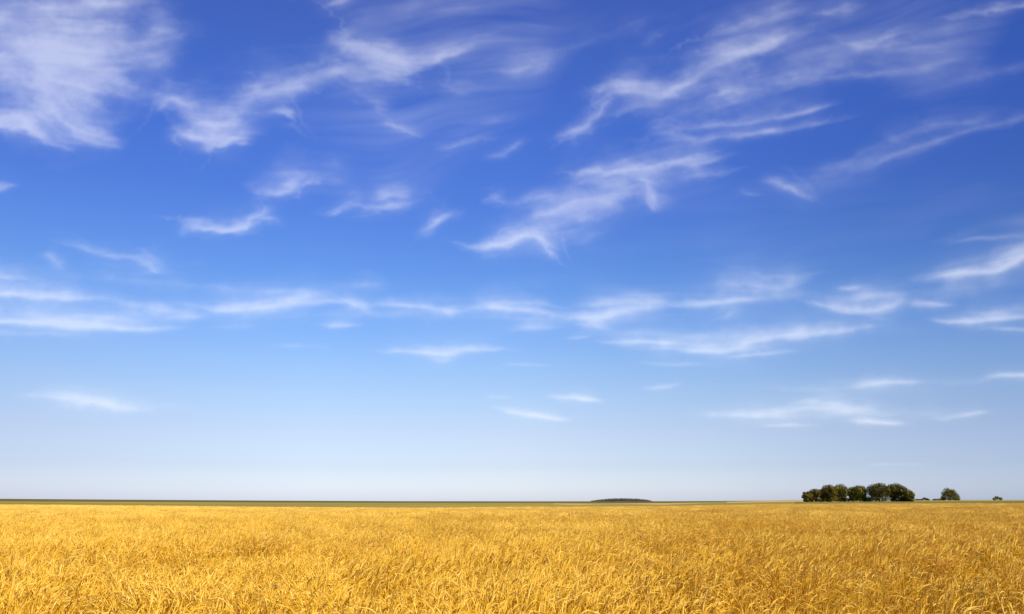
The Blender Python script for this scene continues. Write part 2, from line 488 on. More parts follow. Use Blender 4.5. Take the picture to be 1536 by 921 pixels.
    ([(-60, 462), (120, 472), (330, 476), (520, 470)], 14, .13, 1.2, .3, 0),
    ([(430, 470), (640, 472), (860, 478), (1040, 470)], 13, .15, 1.2, .3, 0),
    ([(880, 500), (1050, 506), (1240, 496), (1400, 500)], 15, .13, 1.2, .3, 0),
    ([(1000, 440), (1200, 446), (1400, 440), (1560, 420)], 16, .12, 1.2, .3, 0),
    ([(60, 410), (250, 425), (420, 436), (560, 440)], 12, .10, 1.2, .3, 0),
    ([(0, 602), (130, 606), (300, 612)], 12, .12, 1.2, .4, 0),
    ([(1020, 622), (1250, 620), (1500, 622)], 13, .16, 1.2, .4, 0),
    ([(1100, 585), (1300, 580), (1560, 566)], 10, .13, 1.2, .4, 0),
    # low faint streaks near the horizon
    ([(30, 592), (90, 597), (140, 604), (180, 610), (228, 616)], 7, .55, 1.2, .35, 0),
    ([(60, 588), (110, 594), (160, 600)], 6, .26, 1.2, .5, 0),
    ([(822, 593), (860, 596), (905, 604)], 5, .56, 1.1, .4, 0),
    ([(735, 612), (780, 618), (820, 626), (855, 629)], 5, .46, 1.2, .4, 0),
    ([(715, 596), (750, 597), (780, 596)], 3, .24, 1.0, .5, 0),
    ([(955, 582), (990, 580), (1030, 575)], 4, .40, 1.1, .45, 0),
    ([(1045, 626), (1110, 623), (1180, 620), (1230, 612), (1290, 616), (1330, 620)], 7, .46, 1.2, .35, 0),
    ([(1140, 638), (1190, 638), (1230, 636)], 4, .48, 1.2, .45, 0),
    ([(1265, 632), (1310, 632), (1352, 634)], 4, .52, 1.2, .45, 0),
    ([(1180, 608), (1230, 604), (1300, 612)], 6, .28, 1.2, .45, 0),
    ([(1270, 584), (1330, 576), (1400, 571)], 5, .48, 1.2, .4, 0),
    ([(1455, 572), (1500, 564), (1560, 562), (1660, 556)], 5, .58, 1.2, .35, 0),
    ([(1390, 628), (1440, 624), (1490, 616)], 4, .34, 1.0, .4, 0),
    ([(1270, 697), (1330, 696), (1400, 694)], 3, .28, 1.0, .45, 0),
    ([(1380, 688), (1450, 686), (1540, 690)], 8, .10, 1.0, .45, 0),
    # thin veils high on the right
    ([(1140, 268), (1180, 276), (1200, 290), (1232, 303)], 6, .26, 1.2, .4, 1),
    ([(1100, 285), (1130, 290), (1145, 286)], 4, .16, 1.0, .5, 1),
    ([(1265, 272), (1300, 250), (1350, 228), (1420, 208), (1500, 184), (1600, 160)], 6, .30, 2.4, .3, 0),
    ([(1270, 245), (1330, 218), (1400, 192), (1480, 176)], 10, .22, 1.5, .4, 0),
    ([(1240, 60), (1300, 68), (1335, 58), (1362, 44)], 8, .32, 1.2, .35, 1),
    ([(1355, 76), (1385, 74), (1420, 78)], 6, .22, 1.0, .5, 1),
    ([(1385, 40), (1430, 22), (1480, 16), (1540, 10), (1640, -6)], 7, .42, 1.4, .3, 1),
    ([(1150, 100), (1250, 80), (1360, 62), (1500, 30)], 26, .13, 1.0, .4, 0),
    ([(1300, 160), (1400, 130), (1560, 90)], 14, .13, 1.4, .4, 0),
    ([(1450, 110), (1500, 104), (1580, 86)], 10, .14, 1.2, .4, 0),
    ([(1180, 285), (1240, 262), (1330, 232)], 18, .13, 1.0, .4, 0),
    ([(960, 72), (985, 62), (1010, 50)], 9, .18, 1.0, .4, 1),
    # beyond the edges of the view
    ([(-420, 120), (-300, 90), (-180, 60)], 45, .40, 1.0, .4, 1),
    ([(-450, 300), (-330, 310), (-200, 290)], 12, .45, 1.4, .4, 1),
    ([(-480, 520), (-360, 512), (-220, 520)], 8, .55, 1.4, .4, 0),
    ([(1640, 250), (1750, 220), (1860, 170)], 14, .40, 1.4, .4, 1),
    ([(1660, 520), (1760, 512), (1880, 505)], 8, .55, 1.4, .4, 0),
    ([(200, -90), (420, -70), (640, -110)], 30, .35, 1.0, .4, 1),
    ([(900, -60), (1100, -100), (1350, -120)], 26, .40, 1.0, .4, 1),
]
GX0, GX1, GY0, GY1, GSTEP = -420.0, 1956.0, -190.0, 738.0, 1.6


def cirrus_density():
    xs = np.arange(GX0, GX1, GSTEP, dtype=np.float32); ys = np.arange(GY0, GY1, GSTEP, dtype=np.float32)
    X, Y = np.meshgrid(xs, ys)
    H, W = X.shape
    low = np.clip((Y - 330) / 250, 0, 1)                       # streaks level out towards the horizon
    # flow of the high wind, bent by the wisps themselves
    fx = np.full((H, W), 0.9, np.float32); fy = (-0.20 + 0.22 * low).astype(np.float32)
    # ragged warp
    amp = 1 - 0.72 * low
    n1 = fbm(X / 90, Y / (60 - 25 * low), 3, 3) - .5; n2 = fbm(X / 90 + 40, Y / (60 - 25 * low), 3, 7) - .5
    n3 = fbm(X / 24, Y / 15, 3, 13) - .5; n4 = fbm(X / 24 + 70, Y / 15, 3, 17) - .5
    smooth_x, smooth_y = X, Y
    n5 = fbm(X / 9, Y / 6, 2, 23) - .5; n6 = fbm(X / 9 + 30, Y / 6, 2, 27) - .5
    warp_x = X + amp * (14 * n1 + 19 * n3 + 9 * n5); warp_y = Y + amp * (10 * n2 + 15 * n4 + 8 * n6)
    soft_x = X + amp * 10 * n1 + 22 * n3; soft_y = Y + amp * 6 * n2 + 7 * n4 + 2.5 * n6
    dens = np.zeros((H, W), np.float32)

    def stroke(dens, pts, wid, I, ratio, fade, ragged, flow=True, hair=False):
        S = spline(pts)
        x0, x1 = S[:, 0].min() - 4 * wid - 30, S[:, 0].max() + 4 * wid + 30
        y0, y1 = S[:, 1].min() - 3.5 * wid * max(1, ratio) - 24, S[:, 1].max() + 3.5 * wid + 24
        if hair:
            x0, x1, y0, y1 = x0 + 18, x1 - 18, y0 + 14, y1 - 14
        i0, i1 = max(0, int((x0 - GX0) / GSTEP)), min(W, int((x1 - GX0) / GSTEP) + 1)
        j0, j1 = max(0, int((y0 - GY0) / GSTEP)), min(H, int((y1 - GY0) / GSTEP) + 1)
        if i1 <= i0 or j1 <= j0:
            return
        qx = (warp_x if ragged else soft_x)[j0:j1, i0:i1]; qy = (warp_y if ragged else soft_y)[j0:j1, i0:i1]
        seg = np.diff(S, axis=0); ln = np.hypot(seg[:, 0], seg[:, 1]); cum = np.concatenate([[0], np.cumsum(ln)]); tot = cum[-1]
        best = np.full(qx.shape, 1e9, np.float32); bu = np.zeros_like(best); bs = np.zeros_like(best); tx = np.zeros_like(best); ty = np.zeros_like(best)
        for k in range(len(seg)):
            dx, dy = seg[k] / max(ln[k], 1e-6)
            rx = qx - S[k, 0]; ry = qy - S[k, 1]
            u = rx * dx + ry * dy
            uc = np.clip(u, 0 if k else -1e9, ln[k] if k < len(seg) - 1 else 1e9)
            ex = rx - uc * dx; ey = ry - uc * dy
            d2 = ex * ex + ey * ey
            m = d2 < best
            best = np.where(m, d2, best); bu = np.where(m, cum[k] + uc, bu)
            bs = np.where(m, rx * dy - ry * dx, bs); tx = np.where(m, dx, tx); ty = np.where(m, dy, ty)
        d = np.sqrt(best); t = bu / tot
        up = bs * np.where(tx >= 0, 1, -1) > 0                   # the side towards the zenith
        taper = 0.35 + 0.65 * np.clip(np.minimum((t + .12) / fade, (1.12 - t) / fade), 0, 1)
        w = wid * np.where(up, ratio, 1.0) * taper
        w = np.where(up, w * (1.35 if ragged else 1.15), w)
        if hair:
            prof = np.exp(-(d / w) ** 2)
        else:
            prof = .46 * np.exp(-(d / (w * .72)) ** 2) + .38 * np.exp(-d / (w * 1.1)) + .34 * np.exp(-(d / (w * .30)) ** 2)
        ends = np.clip((t + .10) / (fade + .10), 0, 1) * np.clip((1.10 - t) / (fade + .10), 0, 1)
        ends = ends * ends * (3 - 2 * ends)
        p = (I * prof * ends).astype(np.float32)
        cur = dens[j0:j1, i0:i1]
        dens[j0:j1, i0:i1] = 1 - (1 - np.clip(cur, 0, .98)) * (1 - np.clip(p, 0, .98))
        if flow:
            wt = np.minimum(3 * p / max(I, .1), 3.0)
            sg = np.where(tx >= 0, 1, -1)
            fx[j0:j1, i0:i1] += wt * tx * sg; fy[j0:j1, i0:i1] += wt * ty * sg
    for pts, wid, I, *rest in WISPS:
        ym = sum(p[1] for p in pts) / len(pts); xm = sum(p[0] for p in pts) / len(pts)
        g = float(np.interp(ym, [380, 440, 560, 600], [1.0, 1.14, 1.22, 1.42]))
        if ym < 235 and xm > 420:
            g *= .70 if xm > 1150 else .76 if xm > 900 else .88
        stroke(dens, pts, wid, min(.92, I * g), *rest)
    # fine hairs of ice that stray from every wisp
    hairs = np.zeros((H, W), np.float32)
    rg = np.random.RandomState(12)
    for pts, wid, I, ratio, fade, ragged in WISPS:
        if wid < 6 or I < .2:
            continue
        S = spline(pts, 10.0)
        for _ in range(int(np.clip(wid / 3.2, 2, 12))):
            k = rg.randint(0, len(S) - 1); tv = S[k + 1] - S[k]; tv = tv / np.hypot(*tv) * (1 if tv[0] >= 0 else -1)
            nv = np.array([-tv[1], tv[0]]); lo = float(np.clip((S[k, 1] - 330) / 250, 0, 1))
            a = rg.normal(0, .19) * (1 - .8 * lo); dv = tv * math.cos(a) + nv * math.sin(a)
            L = rg.uniform(22, 75) * (1 - .3 * lo); o = S[k] + nv * rg.normal(-.35, .75) * wid
            bend = nv * rg.normal(0, .10) * L * (1 - .8 * lo)
            stroke(hairs, [tuple(o - dv * L), tuple(o + bend), tuple(o + dv * L)], rg.uniform(1.2, 2.8), I * rg.uniform(.14, .36), 1.4, .45, ragged, False, True)
    # fibres: noise smeared along the flow
    fy += 0.55 * (fbm(X / 130, Y / 90, 2, 31) - .5) * (1 - .8 * low) * 2
    nrm = np.sqrt(fx * fx + fy * fy) + 1e-6; fx /= nrm; fy /= nrm

    def smear(src, n, h):
        acc = src.copy(); wsum = 1.0
        jj, ii = np.mgrid[0:H, 0:W].astype(np.float32)
        for sgn in (1, -1):
            px, py = ii.copy(), jj.copy()
            for k in range(n):
                xi = np.clip(px, 0, W - 1.01).astype(np.int32); yi = np.clip(py, 0, H - 1.01).astype(np.int32)
                px += sgn * h * fx[yi, xi]; py += sgn * h * fy[yi, xi]
                cx = np.clip(px, 0, W - 1.01); cy = np.clip(py, 0, H - 1.01)
                xi = cx.astype(np.int32); yi = cy.astype(np.int32); ax = cx - xi; ay = cy - yi
                v = (src[yi, xi] * (1 - ax) + src[yi, xi + 1] * ax) * (1 - ay) + (src[yi + 1, xi] * (1 - ax) + src[yi + 1, xi + 1] * ax) * ay
                wk = 1 - k / n
                acc += v * wk; wsum += wk
        return acc / wsum
    base = fbm(X / 9, Y / 6.5, 3, 41, .75)
    f1 = smear(base, 14, 2.0)
    f1 = (f1 - f1.mean()) / f1.std()
    base2 = fbm(X / 30, Y / 22, 3, 51, .6)
    f2 = smear(base2, 16, 3.5); f2 = (f2 - f2.mean()) / f2.std()
    dens = .35 * dens + .65 * smear(dens, 7, 1.6)
    tex = np.exp(np.clip(.12 * f1 + .20 * f2 + .92 * (fbm(X / 34, Y / 22, 4, 71, .6) - .5) * 2, -1.6, .75) * (1 - .38 * np.clip(dens / .6, 0, 1))) * .97

    def blur(a, r, n=3):
        k = int(r / GSTEP)
        for _ in range(n):
            for ax in (0, 1):
                pad = [(0, 0), (0, 0)]; pad[ax] = (k + 1, k)
                c = np.cumsum(np.pad(a, pad, mode='edge'), axis=ax, dtype=np.float64)
                a = (np.take(c, range(2 * k + 1, c.shape[ax]), ax) - np.take(c, range(0, c.shape[ax] - 2 * k - 1), ax)) / (2 * k + 1)
        return a.astype(np.float32)
    halo = blur(dens, 17) * np.exp(.45 * (fbm(X / 60, Y / 36, 3, 81) - .5) * 4 + .12 * f2)
    d = dens * tex
    d = 1 - (1 - np.clip(d, 0, .98)) * (1 - .8 * hairs)
    d = d + .24 * halo * (1 - np.clip(d, 0, 1))
    # thin veil that fills the air between the wisps
    veil = np.clip(fbm(X / 330, Y / 190, 3, 61) - .42, 0, 1) * 1.0 * np.clip(1 + .22 * f2 + .12 * f1, 0, 2) * (1 - .75 * low)
    veil = veil * np.clip(1 - (Y - 120) / 300, .25, 1) * np.clip(.45 + Y / 160, .45, 1)
    d = d + .62 * veil * np.clip(1 - d, 0, 1)
    edge = np.clip((735 - Y) / 60, 0, 1)
    d = np.clip(.84 * (1 - np.exp(-1.18 * d)), 0, .96) * edge
    d = blur(d, GSTEP, 1) * .6 + d * .4
    return xs, ys, d.astype(np.float32)

xs, ys, dens = cirrus_density()
CX, CY = np.meshgrid(xs, ys)
rx, ry, rz = view_ray(CX, CY)
ln = np.sqrt(rx * rx + ry * ry + rz * rz)
rx, ry, rz = rx / ln, ry / ln, rz / ln
RE = 6371000.0
alt = 9000.0
bq = rz * RE
dist = -bq + np.sqrt(bq * bq + 2 * RE * alt + alt * alt)
cv = np.stack([rx * dist, ry * dist, rz * dist + EYE], -1).reshape(-1, 3)
HH, WW = dens.shape
idx = np.arange(HH * WW).reshape(HH, WW)
q = np.stack([idx[:-1, :-1], idx[:-1, 1:], idx[1:, 1:], idx[1:, :-1]], -1).reshape(-1, 4)
THR = 0.02
dv = dens.ravel()
keep = dv[q].max(1) > THR
q = q[keep]
used = np.unique(q)
remap = np.full(HH * WW, -1, np.int32); remap[used] = np.arange(len(used))
m_cloud = bpy.data.materials.new('ice cloud')
m_cloud.use_nodes = True
t = m_cloud.node_tree; t.nodes.clear(); n = t.nodes.new; l = t.links.new
c_out = n('ShaderNodeOutputMaterial'); c_at = n('ShaderNodeAttribute'); c_at.attribute_name = 'thickness'
c_tr = n('ShaderNodeBsdfTransparent'); c_tl = n('ShaderNodeBsdfTranslucent'); c_df = n('ShaderNodeBsdfDiffuse')
c_m1 = n('ShaderNodeMixShader'); c_m2 = n('ShaderNodeMixShader')
c_tl.inputs[0].default_value = (0.84, 0.88, 0.85, 1); c_df.inputs[0].default_value = (0.84, 0.88, 0.85, 1)
c_m1.inputs[0].default_value = 0.86
l(c_df.outputs[0], c_m1.inputs[1]); l(c_tl.outputs[0], c_m1.inputs[2])
l(c_at.outputs['Fac'], c_m2.inputs[0]); l(c_tr.outputs[0], c_m2.inputs[1]); l(c_m1.outputs[0], c_m2.inputs[2])
l(c_m2.outputs[0], c_out.inputs[0])
tag(mesh_obj('cirrus_clouds', cv[used], remap[q], m_cloud, smooth=True, attrs={'thickness': 0.90 * np.clip(dv[used] - THR, 0, 1) ** 1.32}),
    'thin white wisps and streaks of cirrus cloud high in the blue sky', 'clouds', kind='stuff')


# ---------------------------------------------------------------- wheat
class Strands:
    def __init__(self):
        self.v, self.q, self.t, self.n = [], [], [], 0

    def tube(self, P, r, sides, tint):
        P = np.asarray(P); k = len(P)
        T = np.gradient(P, axis=0); T /= np.linalg.norm(T, axis=1)[:, None] + 1e-9
        ref = np.array([0.3, 0.9, 0.1]); A = np.cross(T, ref); A /= np.linalg.norm(A, axis=1)[:, None] + 1e-9
        Bv = np.cross(T, A)
        a = np.arange(sides) / sides * 2 * math.pi
        ring = P[:, None] + np.asarray(r)[:, None, None] * (np.cos(a)[None, :, None] * A[:, None] + np.sin(a)[None, :, None] * Bv[:, None])
        i = np.arange(k * sides).reshape(k, sides) + self.n; j = np.roll(i, -1, 1)
        self.v.append(ring.reshape(-1, 3)); self.q.append(np.stack([i[:-1], j[:-1], j[1:], i[1:]], -1).reshape(-1, 4))
        self.t.append(np.full(k * sides, tint)); self.n += k * sides

    def ribbon(self, P, w, side, tint):
        P = np.asarray(P); k = len(P)
        S = np.asarray(side)[None] * np.asarray(w)[:, None] * .5
        V = np.stack([P - S, P + S], 1).reshape(-1, 3)
        i = np.arange(2 * k).reshape(k, 2) + self.n
        self.v.append(V); self.q.append(np.stack([i[:-1, 0], i[:-1, 1], i[1:, 1], i[1:, 0]], -1))
        self.t.append(np.full(2 * k, tint)); self.n += 2 * k


def turn(d, ax, a):
    return d * math.cos(a) + np.cross(ax, d) * math.sin(a) + ax * (ax @ d) * (1 - math.cos(a))


def wheat_patch(seed, size, density, lod):
    """a few square decimetres of standing ripe wheat: straws, nodding bearded ears, dry leaves"""
    rg = np.random.RandomState(seed); S = Strands()
    for _ in range(int(size * size * density)):
        b = np.array([*(rg.rand(2) - .5) * size * 1.25, 0])
        az = rg.normal(0, .80); la = np.array([math.cos(az), math.sin(az), 0])
        h = rg.normal(.80, .06); lean = abs(rg.normal(.065, .05))
        tint = float(np.clip(rg.normal(.5, .2), 0, 1))
        ts = np.linspace(0 if lod < 2 else .55, 1, (5, 4, 2, 2)[lod])
        st = b + np.outer(ts * h, [0, 0, 1]) + np.outer(ts ** 2.2 * lean, la)
        ax = np.cross([0, 0, 1.], la)
        d = st[-1] - st[-2]; d /= np.linalg.norm(d)
        S.tube(st, np.linspace(.0026, .0019, len(ts)), 3, tint * .85)
        # ear: the neck bends over, the grain head is thicker, the beard trails on
        nod = max(.15, rg.normal(.92, .5)); ne = (6, 5, 4, 3)[lod]; L = rg.uniform(.062, .090)
        P = [st[-1]]
        nk = rg.uniform(.03, .085)
        for k in range(2 if lod < 2 else 1):
            d = turn(d, ax, nod * (.22 if lod < 2 else .44)); P.append(P[-1] + d * nk / (2 if lod < 2 else 1))
        if lod < 3:
            S.tube(P, np.full(len(P), .0019), 3, tint * .85)
        E = [P[-1]]
        for k in range(ne):
            d = turn(d, ax, nod * .56 / ne); E.append(E[-1] + d * L / ne)
        tt = np.linspace(0, 1, ne + 1)
        rr = (.0050, .0053, .0068, .0080)[lod] * np.clip(np.sin(math.pi * (tt * .86 + .10)), .25, 1) * rg.uniform(.85, 1.15)
        if lod < 2:
            rr = rr * (1 + .16 * np.where(np.arange(ne + 1) % 2, 1, -1))
        S.tube(E, rr, (5, 4, 3, 3)[lod], (.40, .42, .50, .56)[lod] + tint * .55)
        for k in range((5, 3, 2, 1)[lod]):
            w = rg.normal(0, .09, 3); dd = d + w; A = [E[-1 - (k % 3)]]
            la_ = rg.uniform(.04, .068)
            for j in range(3 if lod < 2 else 2):
                dd = dd + np.array([0, 0, -.10]); dd /= np.linalg.norm(dd); A.append(A[-1] + dd * la_ / 3)
            sd = np.cross(dd, rg.normal(size=3)); sd /= np.linalg.norm(sd)
            S.ribbon(A, np.linspace(.0034 if lod < 2 else .005, .0008, len(A)), sd, .35 + tint * .65)
        # dry leaves, curled over
        for k in range((2, 2, 1, 1)[lod]):
            if rg.rand() < .25:
                continue
            z0 = rg.uniform(.42, .80) * h; laz = rg.rand() * 6.283; ld = np.array([math.cos(laz), math.sin(laz), 0])
            sd = np.array([-ld[1], ld[0], rg.normal(0, .3)]); sd /= np.linalg.norm(sd)
            n_ = (6, 5, 3, 3)[lod]; dd = ld * .55 + np.array([0, 0, 1.0]); dd /= np.linalg.norm(dd)
            la_ = rg.uniform(.10, .19); cu = rg.uniform(.12, .48) * 5 / n_; A = [b + np.array([0, 0, z0]) + la * lean * (z0 / h) ** 2.2]
            for j in range(n_):
                dd = turn(dd, sd, cu * rg.uniform(.6, 1.4)); A.append(A[-1] + dd * la_ / n_)
            S.ribbon(A, (.0070 if lod < 2 else .0090) * np.linspace(1, .25, n_ + 1), sd, tint * .45)
    return np.vstack(S.v), np.vstack(S.q), np.concatenate(S.t)


m_wheat = material('ripe wheat', [(0.16, (0.44, 0.205, 0.005)), (0.52, (0.76, 0.435, 0.027)), (0.90, (0.94, 0.67, 0.16))], 0.6, 0.35, 3,
                   spec=0.12, transl=0.12, attr='tint', attr_amt=0.78, second=(0.03, .5))
LODS = [(.32, 400, 12, 0), (.55, 360, 7, 1), (1.05, 260, 4, 2), (2.1, 250, 3, 3)]
sources = []
for li, (size, den, nvar, lod) in enumerate(LODS):
    for k in range(nvar):
        v, f, tn = wheat_patch(100 * li + k, size, den, lod)
        sources.append(mesh_obj('wheat_tuft', v, f, m_wheat, attrs={'tint': tn}, link=False))

# bare or lodged places: x, y, half width, half depth, share of tufts missing
rgs = np.random.RandomState(5)


def spot(px, py, top=0.97):
    t = tan_el(px, py); d = (top - EYE) / t; b = bearing(px)
    return d * math.sin(b), d * math.cos(b)


GAPS = []
for px, py, hw, hd, sh in ((1352, 858, .45, .35, .75), (1400, 866, .40, .30, .7), (1450, 872, .35, .25, .6), (845, 908, .28, .2, .7), (655, 862, .40, .25, .55),
                           (1300, 868, .5, .3, .5), (1180, 866, .4, .25, .35), (1010, 842, .5, .3, .4), (170, 858, .4, .25, .4), (420, 850, .5, .3, .35),
                           (1500, 905, .3, .25, .6), (330, 872, .4, .2, .35), (905, 815, .8, .5, .4), (720, 812, .7, .4, .3), (250, 800, .8, .5, .3), (1390, 815, .8, .5, .45),
                           (1475, 830, .7, .4, .45)):
    GAPS.append((*spot(px, py), hw * 1.15, hd * 2.2, min(.97, sh * 1.3)))


def tram(x, y):
    """narrow wheel tracks across the field"""
    m = np.zeros(x.shape, bool)
    for y0, x0, x1, sl, wd in ((60, -14, -1, .05, 2.0), (74, 10, 34, -.03, 2.6), (78, 34, 60, .02, 3.2), (96, -70, -22, .04, 3.5), (47, 15, 24, .06, 1.1), (34, -21, -9, .03, .8), (30, 3, 12, -.04, .7), (120, -20, 30, .02, 4), (150, 40, 110, 0, 5), (25, -12, -7, .1, .5), (23, 6, 10, -.1, .5)):
        m |= (np.abs(y - y0 - sl * x - .5 * np.sin(x * .35)) < wd) & (x > x0) & (x < x1)
    return m


PT, RT, SCL, IX = [], [], [], []
base = 0
for li, (r0, r1, cell) in enumerate(((1.6, 15.5, .30), (15.0, 42, .50), (41, 112, .92), (110.5, WHEAT_END, 1.75))):
    size, den, nvar, lod = LODS[li]
    lim = (1.3, 1.05, 1.0, 1.0)[li]
    gx = np.arange(-r1, r1, cell); gy = np.arange(-2 if li == 0 else 0, r1 + 1, cell)
    X, Y = np.meshgrid(gx, gy); X = X.ravel(); Y = Y.ravel()
    X = X + rgs.uniform(-.42, .42, len(X)) * cell; Y = Y + rgs.uniform(-.42, .42, len(Y)) * cell
    d = np.hypot(X, Y); b = np.arctan2(X, Y)
    ok = (d >= r0) & (d < r1) & (np.abs(b) < lim)
    X, Y = X[ok], Y[ok]
    keep = np.ones(len(X), bool)
    for gx_, gy_, hw, hd, sh in GAPS:
        e = ((X - gx_) / hw) ** 2 + ((Y - gy_) / hd) ** 2
        keep &= ~((e < 1) & (rgs.rand(len(X)) < sh))
    keep &= ~(tram(X, Y) & (rgs.rand(len(X)) < .35))
    X, Y = X[keep], Y[keep]
    k = len(X)
    hv = fbm(X / 3.1 + 50, Y / 3.1 + 50, 3, 201) - .5
    hv3 = fbm(X / .55 + 90, Y / .8 + 90, 2, 241) - .5
    trm = tram(X, Y)
    hv2 = fbm(X / 26 + 50, Y / 26 + 50, 3, 211) - .5
    wind = 1.3 * (fbm(X / 2.4 + 80, Y / 2.4 + 80, 2, 221) - .5) * 3 + np.interp(X / np.maximum(Y, 1), [-.6, -.1, .25, .6], [.5, -.3, -.75, -.95])
    tilt = np.clip(.02 + .32 * (fbm(X / 1.7 + 20, Y / 1.7 + 20, 2, 231) - .5), 0, .4) * np.interp(X / np.maximum(Y, 1), [-.6, .1, .6], [.35, .7, .95])
    z = land(X, Y)
    PT.append(np.stack([X, Y, z], -1))
    RT.append(np.stack([rgs.normal(0, .05, k), tilt + rgs.normal(0, .05, k), wind + rgs.normal(0, 1, k) * np.interp(X / np.maximum(Y, 1), [-.35, .3], [1.7, .4])], -1))
    SCL.append(np.stack([np.ones(k), np.ones(k), np.where(trm, .52, 1) * (1 + (.34, .30, .14, .08)[li] * hv + (.52, .40, .12, .05)[li] * hv3 + .12 * hv2) + rgs.normal(0, .025, k)], -1))
    IX.append(base + rgs.randint(0, nvar, k))
    base += nvar
PT = np.vstack(PT); RT = np.vstack(RT); SCL = np.vstack(SCL); IX = np.concatenate(IX)
print('wheat tufts', len(PT))
field = mesh_obj('wheat_field', PT, [], m_wheat, attrs={'turn': RT, 'grow': SCL, 'which': IX.astype(np.int32)})
tag(field, 'ripe golden wheat with nodding ears filling the whole foreground', 'wheat', kind='stuff')
ng = bpy.data.node_groups.new('sow', 'GeometryNodeTree')
ng.interface.new_socket('Geometry', in_out='INPUT', socket_type='NodeSocketGeometry')
ng.interface.new_socket('Geometry', in_out='OUTPUT', socket_type='NodeSocketGeometry')
gn = ng.nodes.new; gl = ng.links.new
gi = gn('NodeGroupInput'); go = gn('NodeGroupOutput'); iop = gn('GeometryNodeInstanceOnPoints')
gti = gn('GeometryNodeGeometryToInstance')
for o in reversed(sources):
    oi = gn('GeometryNodeObjectInfo'); oi.inputs['Object'].default_value = o
    gl(oi.outputs['Geometry'], gti.inputs[0])


def named(nm, typ):
    a = gn('GeometryNodeInputNamedAttribute'); a.data_type = typ; a.inputs[0].default_value = nm
    return a.outputs[0]


iop.inputs['Pick Instance'].default_value = True
gl(gi.outputs[0], iop.inputs['Points']); gl(gti.outputs[0], iop.inputs['Instance'])
gl(named('which', 'INT'), iop.inputs['Instance Index'])
e2r = gn('FunctionNodeEulerToRotation'); gl(named('turn', 'FLOAT_VECTOR'), e2r.inputs[0])
gl(e2r.outputs[0], iop.inputs['Rotation']); gl(named('grow', 'FLOAT_VECTOR'), iop.inputs['Scale'])
gl(iop.outputs[0], go.inputs[0])
field.modifiers.new('sow', 'NODES').node_group = ng

# green weeds in the thin places
m_weed = material('green weed', [(0.3, (0.045, 0.075, 0.018)), (0.7, (0.11, 0.15, 0.03))], 0.6, 6.0, 2, transl=.2)
S = Strands(); rg = np.random.RandomState(77)
for gx_, gy_, hw, hd, sh in GAPS[:5] + [GAPS[10]]:
    for _ in range(int(260 * hw)):
        u = rg.normal(0, .5, 2); p = np.array([gx_ + u[0] * hw, gy_ + u[1] * hd, 0]); p[2] = float(land(p[:1], p[1:2])[0])
        a = rg.rand() * 6.283; ld = np.array([math.cos(a), math.sin(a), 0]); sd = np.array([-ld[1], ld[0], 0])
        dd = ld * rg.uniform(.1, .4) + np.array([0, 0, 1.]); L = rg.uniform(.45, .95); A = [p]
        for j in range(5):
            dd = turn(dd / np.linalg.norm(dd), sd, rg.uniform(.05, .3)); A.append(A[-1] + dd * L / 5)
        S.ribbon(A, rg.uniform(.010, .022) * np.array([.5, 1, 1, .8, .5, .1]), sd, 0)
tag(mesh_obj('weeds', np.vstack(S.v), np.vstack(S.q), m_weed), 'green grassy weeds showing in thin places of the wheat', 'weeds', kind='stuff')


# ---------------------------------------------------------------- trees
def leaf_cloud(rg, lobes, n, size):
    """leaf sprays spread through the outer part of every lobe"""
    wts = np.array([l[3] ** 2 for l in lobes]); wts /= wts.sum()
    pick = rg.choice(len(lobes), n, p=wts)
    L = np.array(lobes)[pick]
    dv = rg.normal(size=(n, 3)); dv /= np.linalg.norm(dv, axis=1)[:, None]
    rr = L[:, 3] * np.clip(1 - np.abs(rg.normal(0, .30, n)), .15, 1.0) * rg.uniform(.9, 1.1, n)
    C = L[:, :3] + dv * rr[:, None] * np.array([1, 1, .8])
    nrm = dv + np.array([0, 0, .25]) + rg.normal(0, .42, (n, 3)); nrm /= np.linalg.norm(nrm, axis=1)[:, None]
    a = np.cross(nrm, rg.normal(size=(n, 3))); a /= np.linalg.norm(a, axis=1)[:, None]
    b = np.cross(nrm, a)
    s = (size * rg.uniform(.55, 1.35, n))[:, None]
    V = np.stack([C - a * s * .5, C + b * s * .32, C + a * s * .5, C - b * s * .32], 1)
    return V.reshape(-1, 3), np.arange(4 * n).reshape(n, 4)


